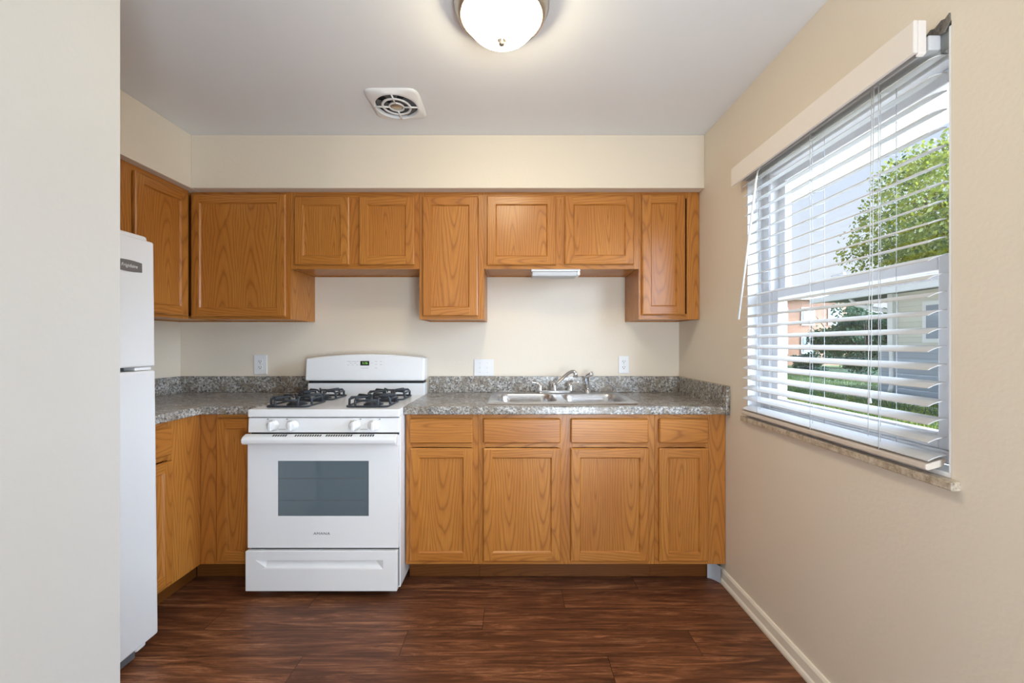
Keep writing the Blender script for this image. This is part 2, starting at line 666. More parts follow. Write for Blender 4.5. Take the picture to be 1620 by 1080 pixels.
wr = struct(m.build('wall_right', WALL), 'cream right wall with the window')
m = MB()
random.seed(4)
pts = [(1.052, 2.064), (1.052, 2.085), (1.062, 2.078), (1.072, 2.081), (1.088, 2.072), (1.10, 2.077), (1.118, 2.066), (1.118, 2.058), (1.085, 2.050), (1.066, 2.046)]
m.prism(pts, 'x', XR - .004, XR + .02)
m.build('broken_plaster_patch', PLASTER, wr)

m = MB(); m.box(SOF_X, XR, SOF_Y, YB, SOF_Z, ZC)
struct(m.build('trim_1', WALL, bevel=.003), 'boxed soffit above the back wall cabinets')
m = MB(); m.box(XL, SOF_X, .955, YB, SOF_Z - .001, ZC)
struct(m.build('trim_2', WALL, bevel=.003), 'boxed soffit above the left wall cabinets')

# baseboard with a rounded shoe
m = MB()
prof = [(XR, 0), (XR - .019, 0), (XR - .020, .010), (XR - .017, .020), (XR - .012, .026), (XR - .012, .062), (XR - .007, .072), (XR, .073)]
m.prism(prof, 'y', -2.62, 2.215)
struct(m.build('baseboard_right', TRIMW), 'cream white baseboard along the right wall')

# ------------------------------------------------------------------ cabinets
def XB(y):                       # map (u, v, w) for a run along the back wall
    return lambda u, v, w: (u, y - w, v)


def XLft(x):                     # map for a run along the left wall, faces +X
    return lambda u, v, w: (x + w, u, v)


T = .019


def door(parent, xf, u0, u1, v0, v1, stile=.050, name='door'):
    """recessed panel door lying on the frame plane w=0"""
    d = MB()
    iu0, iu1, iv0, iv1 = u0 + stile, u1 - stile, v0 + stile, v1 - stile
    e = .006                     # outer chamfer

    def ring(pts_o, w_o, pts_i, w_i, mis):
        for k in range(4):
            a, b = pts_o[k], pts_o[(k + 1) % 4]
            c, dd = pts_i[(k + 1) % 4], pts_i[k]
            f = d.bm.faces.new([d.bm.verts.new(xf(*a, w_o)), d.bm.verts.new(xf(*b, w_o)), d.bm.verts.new(xf(*c, w_i)), d.bm.verts.new(xf(*dd, w_i))])
            f.material_index = mis[k]
    O = [(u0, v0), (u1, v0), (u1, v1), (u0, v1)]
    O2 = [(u0 + e, v0 + e), (u1 - e, v0 + e), (u1 - e, v1 - e), (u0 + e, v1 - e)]
    I = [(iu0, iv0), (iu1, iv0), (iu1, iv1), (iu0, iv1)]
    g = .007
    I2 = [(iu0 + g, iv0 + g), (iu1 - g, iv0 + g), (iu1 - g, iv1 - g), (iu0 + g, iv1 - g)]
    mis = (1, 0, 1, 0)
    ring(O, .001, O, T - e * .7, mis)
    ring(O, T - e * .7, O2, T, mis)
    # stiles run full height, rails sit between them
    d2 = [(u0 + e, iu0, v0 + e, v1 - e, 0), (iu1, u1 - e, v0 + e, v1 - e, 0), (iu0, iu1, v0 + e, iv0, 1), (iu0, iu1, iv1, v1 - e, 1)]
    for (a, b, c, dd, mi) in d2:
        f = d.bm.faces.new([d.bm.verts.new(xf(*p, T)) for p in ((a, c), (b, c), (b, dd), (a, dd))])
        f.material_index = mi
    ring(I, T, I2, T - .009, mis)
    f = d.bm.faces.new([d.bm.verts.new(xf(*p, .001)) for p in O])
    bmesh.ops.remove_doubles(d.bm, verts=d.bm.verts[:], dist=1e-5)
    o = d.build(name, [OAK_V, OAK_H], parent)
    p = MB()
    p.box(iu0 + g - .0005, iu1 - g + .0005, iv0 + g - .0005, iv1 - g + .0005, .003, T - .0088, 0, xf)
    p.build('door_panel', OAK_V, o)
    return o


def drawer(parent, xf, u0, u1, v0, v1):
    d = MB()
    d.box(u0, u1, v0, v1, .001, T, 0, xf)
    return d.build('drawer_front', OAK_H, parent, bevel=.006, seg=1)


def frame(parent, xf, stiles, rails, thick=.019):
    """face frame: stiles (u0,u1,v0,v1) with vertical grain, rails with horizontal grain"""
    d = MB()
    for s in stiles: d.box(*s, -thick, 0, 0, xf)
    for s in rails: d.box(*s, -thick, -.0003, 1, xf)
    return d.build('face_frame', [OAK_V, OAK_H], parent)


def carcass(parent, x0, x1, y0, y1, z0, z1, top=True, mats=None):
    t = .014
    d = MB()
    d.box(x0, x0 + t, y0, y1, z0, z1)
    d.box(x1 - t, x1, y0, y1, z0, z1)
    d.box(x0 + t, x1 - t, y1 - .006, y1, z0, z1)
    d.box(x0 + t, x1 - t, y0, y1 - .006, z0 + .006, z0 + .018)
    if top: d.box(x0 + t, x1 - t, y0, y1 - .006, z1 - t, z1)
    return d.build('cabinet_box', mats or OAK_V, parent)


def px(x, s): return (x - 812) / s
def pz(y, s): return CAM_Z + (544 - y) / s


SU, SB = 660 / (YU - .015), 660 / (YF - .015)
UZ0, UZS, UZ1 = 1.396, 1.694, SOF_Z - .0005
FT = .019
b0, b1, b2, b3 = -1.318, -.556, -.172, .742


def wall_cabinet(name, x0, x1, z0, doors, label, ur=None, stiles=None):
    xf = XB(YU)
    t = thing(name, ((x0 + x1) / 2, YB, z0), label, 'cabinet')
    x0 += .0006; x1 -= .0006
    carcass(t, x0, x1, YU + FT, YB - .001, z0, UZ1)
    st = stiles or [(x0, x0 + .034), (x1 - .034, x1)]
    sts = [(a, b, z0, UZ1) for a, b in st]
    if len(doors) == 2:
        mid = (doors[0][1] + doors[1][0]) / 2
        sts.append((mid - .036, mid + .036, z0 + .032, UZ1 - .036))
    L, Rr = st[0][1], st[1][0]
    frame(t, xf, sts, [(L, Rr, z0, z0 + .032), (L, Rr, UZ1 - .036, UZ1)])
    for d in doors: door(t, xf, *d)
    return t


def updoor(xa, xb, ya, yb): return (px(xa, SU), px(xb, SU), pz(yb, SU), pz(ya, SU))


# left corner cabinet on the back run (its left part is hidden by the left run)
XCL = -1.905
wall_cabinet('wall_cabinet', XCL, b0, UZ0, [updoor(302, 452, 307, 501)],
             'wide single-door oak wall cabinet in the back left corner', stiles=[(XCL + .0006, XCL + .036), (b0 - .042, b0 - .0006)])
wall_cabinet('wall_cabinet', b0, b1, UZS, [updoor(465.5, 552.5, 310.5, 418.5), updoor(568, 655.5, 310.5, 418.5)],
             'short two-door oak wall cabinet above the white range')
wall_cabinet('wall_cabinet', b1, b2, UZ0, [updoor(668.5, 756, 310.5, 499.5)],
             'tall narrow oak wall cabinet between the two short cabinets')
wall_cabinet('wall_cabinet', b2, b3, UZS, [updoor(770.5, 879.5, 309.5, 419), updoor(893.5, 1003, 309.5, 418)],
             'short two-door oak wall cabinet above the sink')
wall_cabinet('wall_cabinet', b3, XR - .002, UZ0, [updoor(1016, 1084, 307.5, 498)],
             'tall narrow oak wall cabinet against the right window wall', stiles=[(b3 + .0006, b3 + .036), (b3 + .285, XR - .0026)])

# left wall run
XUF = -1.906
xf = XLft(XUF)
t = thing('wall_cabinet', (XL, 2.27, UZ0), 'oak wall cabinet on the left wall above the corner counter, partly behind the refrigerator', 'cabinet')
d = MB()
y0, y1 = 2.045, YU - .022
d.box(XL + .001, XUF - FT, y0, y0 + .014, UZ0, UZ1)
d.box(XL + .001, XUF - FT, YB - .016, YB - .002, UZ0, UZ1)
d.box(XL + .001, XL + .007, y0 + .014, YB - .016, UZ0, UZ1)
d.box(XL + .007, XUF - FT, y0 + .014, YB - .016, UZ0 + .006, UZ0 + .018)
d.box(XL + .007, XUF - FT, y0 + .014, YB - .016, UZ1 - .014, UZ1)
d.build('cabinet_box', OAK_V, t)
frame(t, xf, [(y0, y0 + .038, UZ0, UZ1), (2.405, YU - .0215, UZ0, UZ1)], [(y0 + .038, 2.405, UZ0, UZ0 + .032), (y0 + .038, 2.405, UZ1 - .036, UZ1)])
door(t, xf, 2.085, 2.425, 1.413, 2.118)

t = thing('wall_cabinet', (XL, 1.6, 1.72), 'oak wall cabinet above the refrigerator, mostly hidden by the near wall', 'cabinet')
d = MB()
y0, y1, z0 = 1.25, 2.044, 1.72
d.box(XL + .001, XUF - FT, y0, y0 + .014, z0, UZ1)
d.box(XL + .001, XUF - FT, y1 - .014, y1, z0, UZ1)
d.box(XL + .001, XL + .007, y0 + .014, y1 - .014, z0, UZ1)
d.box(XL + .007, XUF - FT, y0 + .014, y1 - .014, z0 + .006, z0 + .018)
d.build('cabinet_box', OAK_V, t)
frame(t, xf, [(y0, y0 + .038, z0, UZ1), (y1 - .038, y1, z0, UZ1)], [(y0 + .038, y1 - .038, z0, z0 + .032), (y0 + .038, y1 - .038, UZ1 - .036, UZ1)])
door(t, xf, 1.29, 1.635, z0 + .02, 2.118)
door(t, xf, 1.66, 2.012, z0 + .02, 2.118)

# base cabinets
BZ0, BZ1 = .109, .888
CT_T, CT_B = .931, .889


def basedoor(xa, xb, ya, yb): return (px(xa, SB), px(xb, SB), pz(yb, SB), pz(ya, SB))


def base_cabinet(x0, x1, label, drawers, doors, stiles):
    t = thing('base_cabinet', ((x0 + x1) / 2, YB, 0), label, 'cabinet')
    x0 += .0006; x1 -= .0006
    xf = XB(YF)
    carcass(t, x0, x1, YF + FT, YB - .001, BZ0, BZ1, top=False)
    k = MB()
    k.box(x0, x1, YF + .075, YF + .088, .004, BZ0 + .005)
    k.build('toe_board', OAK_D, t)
    sts = [(a, b, BZ0, BZ1) for a, b in stiles]
    rails = []
    for (a, b), (c, dd) in zip(stiles, stiles[1:]):
        rails += [(b, c, BZ0, BZ0 + .032), (b, c, .715, .742), (b, c, BZ1 - .032, BZ1)]
    frame(t, xf, sts, rails)
    for q in drawers: drawer(t, xf, *q)
    for q in doors: door(t, xf, *q, stile=.046)
    return t


c0, c1, c2, c3 = -.557, -.181, .733, XR - .002
base_cabinet(c0, c1, 'narrow oak base cabinet just right of the white range', [basedoor(648, 747.5, 662, 701)], [basedoor(648, 747.5, 709, 888)],
             [(c0 + .0006, c0 + .036), (c1 - .036, c1 - .0006)])
mid = (px(887, SB) + px(903, SB)) / 2
base_cabinet(c1, c2, 'wide two-door oak base cabinet under the steel sink', [basedoor(764.5, 887, 662, 701), basedoor(903, 1026, 662, 701)],
             [basedoor(764.5, 887, 709, 888), basedoor(903, 1027, 709, 888)],
             [(c1 + .0006, c1 + .036), (mid - .038, mid + .038), (c2 - .036, c2 - .0006)])
cb = base_cabinet(c2, c3, 'narrow oak base cabinet beside the right window wall', [basedoor(1043, 1121, 662, 701)], [basedoor(1043, 1121, 709, 888)],
                  [(c2 + .0006, c2 + .036), (c2 + .262, c3 - .0006)])
# loose strip of cove vinyl curling off the toe board by the wall
m = MB()
pts = []
for k in range(9):
    a = k / 8
    pts.append((1.035 + .046 * a, 2.226 - .050 * a ** 2, 0))
A = []
for (x, y, _) in pts:
    A.append([m.bm.verts.new((x, y, .002)), m.bm.verts.new((x, y, .105 - .02 * (x - 1.035) / .05)), m.bm.verts.new((x + .002, y + .003, .105 - .02 * (x - 1.035) / .05)), m.bm.verts.new((x + .002, y + .003, .002))])
for p, q in zip(A, A[1:]):
    for k in range(4):
        m.bm.faces.new((p[k], p[(k + 1) % 4], q[(k + 1) % 4], q[k]))
m.bm.faces.new(A[0]); m.bm.faces.new(A[-1])
m.build('curled_cove_strip', VINYLB, cb, smooth=False)

# blind corner base on the back run, left of the range
XBF = -1.623
t = thing('base_cabinet', (-1.47, YB, 0), 'oak base cabinet squeezed between the left corner and the range', 'cabinet')
xf = XB(YF)
xa, xb = XBF + .001, b0 - .001
d = MB()
d.box(xb - .014, xb, YF + FT, YB - .001, BZ0, BZ1)
d.box(xa, xb - .014, YB - .007, YB - .001, BZ0, BZ1)
d.box(xa, xb - .014, YF + FT, YB - .007, BZ0 + .006, BZ0 + .018)
d.build('cabinet_box', OAK_V, t)
frame(t, xf, [(xa, px(344, 305), BZ0, BZ1), (xb - .02, xb, BZ0, BZ1)], [(px(344, 305), xb - .02, BZ0, BZ0 + .03), (px(344, 305), xb - .02, BZ1 - .03, BZ1)])
door(t, xf, px(342, SB), xb - .012, pz(888, SB), .866, stile=.050)
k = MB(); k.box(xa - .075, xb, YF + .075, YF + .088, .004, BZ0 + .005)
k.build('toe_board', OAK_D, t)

# left run base, running behind the refrigerator's far side
t = thing('base_cabinet', (XL, 1.95, 0), 'oak base cabinet on the left wall beside the refrigerator', 'cabinet')
xf = XLft(XBF)
y0, y1 = 1.758, YF - .0005
d = MB()
d.box(XL + .001, XBF - FT, y0, y0 + .014, BZ0, BZ1)
d.box(XL + .001, XL + .007, y0 + .014, YB - .002, BZ0, BZ1)
d.box(XL + .007, XBF - FT, y0 + .014, YB - .002, BZ0 + .006, BZ0 + .018)
d.build('cabinet_box', OAK_V, t)
frame(t, xf, [(y0, y0 + .03, BZ0, BZ1), (1.955, y1, BZ0, BZ1)], [(y0 + .03, 1.955, BZ0, BZ0 + .032), (y0 + .03, 1.955, .708, .735), (y0 + .03, 1.955, BZ1 - .03, BZ1)])
drawer(t, xf, y0 + .012, 1.967, .731, .862)
door(t, xf, y0 + .012, 1.967, .131, .703, stile=.046)
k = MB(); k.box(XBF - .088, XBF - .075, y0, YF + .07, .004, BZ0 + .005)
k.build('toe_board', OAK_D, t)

# ------------------------------------------------------------------ countertops
CY = 2.130
SK = (-.128, .664, 2.215, 2.715)         # cut out for the sink
t = thing('countertop', (.27, YB, CT_B), 'grey speckled laminate countertop holding the steel sink', 'countertop')
m = MB()
xs = [-.5615, SK[0], SK[1], XR - .0015]
ys = [CY, SK[2], SK[3], YB - .0015]
V = {}
for zi, z in enumerate((CT_B, CT_T)):
    for i, x in enumerate(xs):
        for j, y in enumerate(ys):
            V[i, j, zi] = m.bm.verts.new((x, y, z))
for i in range(3):
    for j in range(3):
        if i == 1 and j == 1: continue
        m.bm.faces.new((V[i, j, 1], V[i + 1, j, 1], V[i + 1, j + 1, 1], V[i, j + 1, 1]))
        m.bm.faces.new((V[i, j + 1, 0], V[i + 1, j + 1, 0], V[i + 1, j, 0], V[i, j, 0]))
for i in range(3):
    m.bm.faces.new((V[i, 0, 0], V[i + 1, 0, 0], V[i + 1, 0, 1], V[i, 0, 1]))
    m.bm.faces.new((V[i, 3, 0], V[i, 3, 1], V[i + 1, 3, 1], V[i + 1, 3, 0]))
    m.bm.faces.new((V[0, i, 0], V[0, i, 1], V[0, i + 1, 1], V[0, i + 1, 0]))
    m.bm.faces.new((V[3, i, 0], V[3, i + 1, 0], V[3, i + 1, 1], V[3, i, 1]))
m.bm.faces.new((V[1, 1, 0], V[2, 1, 0], V[2, 1, 1], V[1, 1, 1]))
m.bm.faces.new((V[1, 2, 0], V[1, 2, 1], V[2, 2, 1], V[2, 2, 0]))
m.bm.faces.new((V[1, 1, 0], V[1, 1, 1], V[1, 2, 1], V[1, 2, 0]))
m.bm.faces.new((V[2, 1, 0], V[2, 2, 0], V[2, 2, 1], V[2, 1, 1]))
m.build('worktop', GRANITE, t, bevel=.005, seg=2)
m = MB(); m.box(-.555, XR - .0015, YB - .020, YB - .0015, CT_T, 1.037)
m.build('backsplash', GRANITE, t, bevel=.002)
m = MB(); m.box(XR - .021, XR - .0015, CY - .012, YB - .020, CT_B + .0, 1.037)
m.build('side_splash', GRANITE, t, bevel=.003)

t = thing('countertop', (-1.9, YB, CT_B), 'grey speckled laminate corner countertop between refrigerator and range', 'countertop')
m = MB()
m.prism([(XL + .0015, 1.752), (-1.598, 1.752), (-1.598, CY), (b0 - .001, CY), (b0 - .001, YB - .0015), (XL + .0015, YB - .0015)], 'z', CT_B, CT_T)
m.build('worktop', GRANITE, t, bevel=.005)
m = MB(); m.box(XL + .0215, b0 + .001, YB - .020, YB - .0015, CT_T, 1.037)
m.build('backsplash', GRANITE, t, bevel=.002)
m = MB(); m.box(XL + .0015, XL + .0205, 1.752, YB - .0015, CT_T, 1.037)
m.build('side_splash', GRANITE, t, bevel=.002)

# ------------------------------------------------------------------ sink
def rrect(x0, x1, y0, y1, r, n=6):
    pts = []
    for cx, cy, a in ((x1 - r, y0 + r, -90), (x1 - r, y1 - r, 0), (x0 + r, y1 - r, 90), (x0 + r, y0 + r, 180)):
        for k in range(n + 1):
            t_ = R(a + 90 * k / n)
            pts.append((cx + r * math.cos(t_), cy + r * math.sin(t_)))
    return pts


t = thing('kitchen_sink', (.268, 2.46, CT_T), 'double-bowl stainless steel sink set into the grey countertop', 'sink')
sx0, sx1, sy0, sy1 = -.146, .682, 2.192, 2.735
zr = CT_T + .006
m = MB()
bowls = [(-.098, .245, 2.262, 2.612), (.291, .634, 2.262, 2.612)]
# deck made of strips round the two bowls, then a rolled outer lip
outer = [m.bm.verts.new((x, y, zr)) for x, y in rrect(sx0 + .012, sx1 - .012, sy0 + .012, sy1 - .012, .03)]
lip = [m.bm.verts.new((x, y, CT_T + .0008)) for x, y in rrect(sx0, sx1, sy0, sy1, .04)]
n = len(outer)
for k in range(n):
    m.bm.faces.new((lip[k], lip[(k + 1) % n], outer[(k + 1) % n], outer[k])).smooth = True
edges = [m.bm.edges.get((outer[k], outer[(k + 1) % n])) for k in range(n)]
holes = []
for (x0, x1, y0, y1) in bowls:
    hv = [m.bm.verts.new((x, y, zr)) for x, y in rrect(x0, x1, y0, y1, .07, 8)]
    holes.append(hv)
    edges += [m.bm.edges.new((hv[k], hv[(k + 1) % len(hv)])) for k in range(len(hv))]
bmesh.ops.triangle_fill(m.bm, use_beauty=True, use_dissolve=False, edges=edges)
m.build('sink_deck', STEEL, t)
for (x0, x1, y0, y1) in bowls:
    m = MB()
    prev = None
    for ins, dz, rr in ((0, 0, .07), (.004, -.006, .07), (.008, -.03, .07), (.014, -.13, .07), (.022, -.155, .065), (.045, -.168, .05)):
        ring = [m.bm.verts.new((x, y, zr + dz)) for x, y in rrect(x0 + ins, x1 - ins, y0 + ins, y1 - ins, rr, 8)]
        if prev:
            for k in range(len(ring)):
                m.bm.faces.new((prev[k], prev[(k + 1) % len(ring)], ring[(k + 1) % len(ring)], ring[k])).smooth = True
        prev = ring
    m.bm.faces.new(prev)
    o = m.build('sink_bowl', STEEL, t)
    m = MB()
    cx, cy = (x0 + x1) / 2, (y0 + y1) / 2
    m.lathe([(.0, .003), (.022, .003), (.030, .001), (.044, .004), (.046, .0005)], (cx, cy, zr - .168), seg=24)
    m.build('drain', CHROME, o)

# faucet
zd = zr + .0005
t = thing('kitchen_faucet', (.266, 2.685, zd), 'chrome two-handle faucet with its spout swung to the right', 'faucet')
m = MB()
m.prism(rrect(.150, .385, 2.655, 2.712, .026), 'z', zd, zd + .016)
m.build('base_plate', CHROME, t, bevel=.004)
m = MB()
m.lathe([(0, .052), (.012, .052), (.019, .046), (.020, .012), (.023, 0)], (.262, 2.685, zd + .015), seg=20)
m.build('spout_hub', CHROME, t)
m = MB()
m.tube([(.262, 2.685, zd + .04), (.285, 2.668, zd + .068), (.315, 2.648, zd + .10), (.345, 2.628, zd + .128), (.365, 2.615, zd + .140), (.380, 2.606, zd + .140), (.387, 2.601, zd + .132), (.388, 2.600, zd + .104)],
       [.011, .0115, .0115, .0115, .0115, .012, .0125, .0125], 14)
m.build('spout', CHROME, t)
for s, bx in ((-1, .170), (1, .365)):
    m = MB()
    m.lathe([(0, .046), (.010, .046), (.016, .036), (.020, .015), (.022, 0)], (bx, 2.685, zd + .015), seg=18)
    m.tube([(bx, 2.685, zd + .055), (bx + s * .018, 2.680, zd + .061), (bx + s * .042, 2.672, zd + .066), (bx + s * .056, 2.667, zd + .070)], [.010, .008, .0055, .0065], 10)
    m.build('lever_handle', CHROME, t)
t = thing('side_sprayer', (.478, 2.685, zd), 'chrome side sprayer standing right of the faucet', 'sprayer')
m = MB()
m.lathe([(.0, .022), (.014, .022), (.018, .012), (.022, .004), (.023, 0)], (.478, 2.685, zd), seg=18)
m.build('sprayer_base', CHROME, t)
m = MB()
m.tube([(.478, 2.685, zd + .020), (.476, 2.685, zd + .060), (.473, 2.685, zd + .100), (.476, 2.680, zd + .112), (.492, 2.668, zd + .120), (.506, 2.658, zd + .125)], [.0115, .012, .0155, .016, .0135, .015], 14)
m.build('sprayer_head', CHROME, t)

# ------------------------------------------------------------------ gas range
RX0, RX1 = -1.3135, -.5635
RXC = (RX0 + RX1) / 2
RF = 2.085                   # front of the body, doors stand ahead of it
RG = thing('gas_range', (RXC, 2.4, 0), 'white freestanding gas range with black grates', 'stove')
m = MB()
m.box(RX0, RX1, RF, 2.745, .035, .905)
for x in (RX0 + .05, RX1 - .05):
    for y in (2.14, 2.70):
        m.box(x - .018, x + .018, y - .018, y + .018, .001, .04)
m.build('range_body', ENAMEL, RG, bevel=.003)
m = MB(); m.box(RX0 + .006, RX1 - .006, RF - .004, RF, .045, .90)
m.build('gap_shadow_plate', DARK, RG)
# cooktop: slightly dished slab with a rolled front
m = MB()
m.box(RX0 - .0008, RX1 + .0008, 2.062, 2.665, .888, .927)
m.build('cooktop', ENAMEL, RG, bevel=.006, seg=3)
# control panel
m = MB()
m.prism([(2.064, .812), (2.068, .884), (2.086, .884), (2.086, .812)], 'x', RX0 + .001, RX1 - .001)
m.build('control_panel', ENAMEL, RG, bevel=.003)
random.seed(1)
for kx in (430, 461, 560, 590.6):
    x = px(kx, 660 / 2.05)
    z = .8485
    k = MB()
    k.lathe([(.0275, 0), (.0265, .006), (.023, .012), (.0215, .024), (.019, .027), (0, .027)], (x, 2.0655, z), '-y', 28)
    k.box(x - .006, x + .006, 2.026, 2.040, z - .022, z + .022)
    k.build('burner_knob', WHITE_PL, RG, bevel=.002)
for xm in (445.5, 575):
    x = px(xm, 660 / 2.06)
    m = MB(); m.box(x - .018, x + .018, 2.0632, 2.066, .8275, .8290)
    m.build('panel_marking', LETTER_D, RG)
for xm in (422.5, 453, 569.5, 600):
    x = px(xm, 660 / 2.06)
    m = MB(); m.box(x - .0035, x + .0035, 2.0654, 2.068, .876, .8795)
    m.build('panel_marking', LETTER_D, RG)
# oven door
OD = 2.062
m = MB()
wx0, wx1, wz0, wz1 = px(439.5, 320), px(583.4, 320), pz(816, 320), pz(728.7, 320)
dx0, dx1, dz0, dz1 = RX0 + .001, RX1 - .004, .243, .800
for b in ((dx0, wx0, dz0, dz1), (wx1, dx1, dz0, dz1), (wx0, wx1, dz0, wz0), (wx0, wx1, wz1, dz1)):
    m.box(b[0], b[1], OD, OD + .018, b[2], b[3])
bmesh.ops.remove_doubles(m.bm, verts=m.bm.verts[:], dist=1e-5)
m2 = MB()
m2.bm.free(); m2.bm = m.bm
DOOR = m2.build('oven_door', ENAMEL, RG)
m = MB(); m.box(wx0, wx1, OD + .002, OD + .010, wz0, wz1)
m.build('oven_window', OVEN_GL, DOOR)
# two racks read faintly behind the glass
m = MB()
for z in (.585, .475):
    m.box(wx0 + .02, wx1 - .01, OD + .0012, OD + .002, z, z + .0022)
m.build('oven_rack_line', GREYP, DOOR)
# handle
m = MB()
hp = [(OD + .001, .806), (OD - .010, .8075), (OD - .034, .798), (OD - .044, .786), (OD - .042, .770), (OD - .034, .760), (OD - .024, .764), (OD - .020, .776), (OD + .001, .782)]
m.prism(hp, 'x', RX0 - .006, RX1 - .006, smooth=False)
m.build('oven_handle', ENAMEL, DOOR, bevel=.004, seg=2, angle=20)
m = MB(); m.box(RX0 + .004, RX1 - .006, OD - .006, OD, .750, .766)
m.build('handle_base_strip', ENAMEL, DOOR, bevel=.002)
def slots(xa, xb):
    m = MB()
    x = xa
    while x < xb:
        u = px(x, 660 / 2.04)
        m.prism([(OD - .016, .8062), (OD - .030, .8006), (OD - .030, .7990), (OD - .016, .8045)], 'x', u - .0038, u + .0038)
        x += 3.9
    m.build('vent_slots', SLOT, DOOR)
slots(433, 455); slots(468, 508); slots(517, 558); slots(571, 592)
text('brand_lettering', 'AMANA', .0175, (px(509, 320), OD - .0004, pz(843.7, 320)), ROT_FRONT, LETTER_D, DOOR, sx=1.22, space=1.14)
# storage drawer with a scooped pull
m = MB()
dzb, dzt = .034, .232
x0, x1 = RX0 - .004, RX1 - .008
DY = 2.050
sx0_, sx1_, sz0_, sz1_ = px(407, 320), px(607, 320), pz(898, 320), pz(883.5, 320)
V1 = [(x0, dzb), (x1, dzb), (x1, dzt), (x0, dzt)]
V2 = [(sx0_, sz0_), (sx1_, sz0_), (sx1_, sz1_), (sx0_, sz1_)]
V3 = [(sx0_ + .05, sz0_ + .006), (sx1_ - .05, sz0_ + .006), (sx1_ - .045, sz1_ - .002), (sx0_ + .045, sz1_ - .002)]
A = [m.bm.verts.new((p[0], DY, p[1])) for p in V1]
B = [m.bm.verts.new((p[0], DY, p[1])) for p in V2]
C = [m.bm.verts.new((p[0], DY + (.0012 if i < 2 else .022), p[1])) for i, p in enumerate(V3)]
D = [m.bm.verts.new((p[0], RF - .005, p[1])) for p in V1]
for P, Q in ((A, B), (B, C), (D, A)):
    for k in range(4):
        m.bm.faces.new((P[k], P[(k + 1) % 4], Q[(k + 1) % 4], Q[k]))
m.bm.faces.new(C); m.bm.faces.new(D)
m.build('storage_drawer', ENAMEL, RG, bevel=.004, seg=2, angle=60)
# backguard
m = MB()
bx0, bx1 = -1.315, -.562
npt = 16
top = []
for k in range(npt + 1):
    u = k / npt
    top.append((bx0 + (bx1 - bx0) * u, 1.158 + .026 * (1 - (2 * u - 1) ** 2) + .004 * u))
prof = top + [(bx1, 1.018), (bx0, 1.018)]
A = [m.bm.verts.new((x, 2.632 + .012 * (z - 1.018) / .16, z)) for x, z in prof]
B = [m.bm.verts.new((x, 2.735, z)) for x, z in prof]
nn = len(prof)
for k in range(nn):
    m.bm.faces.new((A[k], A[(k + 1) % nn], B[(k + 1) % nn], B[k]))
m.bm.faces.new(A); m.bm.faces.new(B)
BG = m.build('backguard', ENAMEL, RG, bevel=.010, seg=3, angle=40)
m = MB(); m.box(bx0 + .012, bx1 - .012, 2.662, 2.74, .990, 1.020)
m.build('backguard_gap', DARK, RG)
m = MB(); m.box(bx0 + .006, bx1 - .002, 2.655, 2.742, .905, 1.001)
m.build('lower_back_panel', ENAMEL, RG, bevel=.005, seg=2)
SBG = 660 / 2.638
def bgy(z): return 2.632 + .012 * (z - 1.018) / .16
kx0, kx1, kz0, kz1 = px(545.5, SBG), px(609.5, SBG), pz(585, SBG), pz(567, SBG)
m = MB()
e = m.box(kx0, kx1, 2.0, 2.0, kz0, kz1) if False else None
vs = [m.bm.verts.new(p) for p in ((kx0, bgy(kz0) - .0012, kz0), (kx1, bgy(kz0) - .0012, kz0), (kx1, bgy(kz1) - .0012, kz1), (kx0, bgy(kz1) - .0012, kz1))]
vs2 = [m.bm.verts.new(v.co + Vector((0, .004, 0))) for v in vs]
m.bm.faces.new(vs); m.bm.faces.new(vs2)
for k in range(4): m.bm.faces.new((vs[k], vs[(k + 1) % 4], vs2[(k + 1) % 4], vs2[k]))
KP = m.build('control_keypad', WHITE_PL, BG)
zc = pz(574.5, SBG)
m = MB(); m.box(px(570, SBG), px(584, SBG), bgy(zc) - .0024, bgy(zc) + .002, pz(578, SBG), pz(570.8, SBG))
m.build('clock_display', BLACK_GL, KP)
text('clock_digits', '1:16', .021, (px(577.3, SBG), bgy(zc) - .0030, zc + .001), ROT_FRONT, LED, KP)
m = MB()
random.seed(7)
for (xx, zz, ww) in ((552, 571.5, 7), (560, 571.5, 7), (566, 571.5, 4), (555, 574.2, 4), (562, 574.2, 4), (551, 577, 3), (558, 577, 3), (565, 577, 3), (577, 582, 12),
                     (588.5, 574, 2.5), (595, 571.5, 4), (602.5, 571.5, 3), (595, 576, 3), (602.5, 576.6, 4), (595, 582, 4)):
    u, z = px(xx, SBG), pz(zz, SBG)
    wv = ww / SBG / 2
    m = MB()
    m.box(u - wv, u + wv, bgy(z) - .0016, bgy(z), z - .0014, z + .0014)
    m.build('keypad_legend', LEGEND, KP)


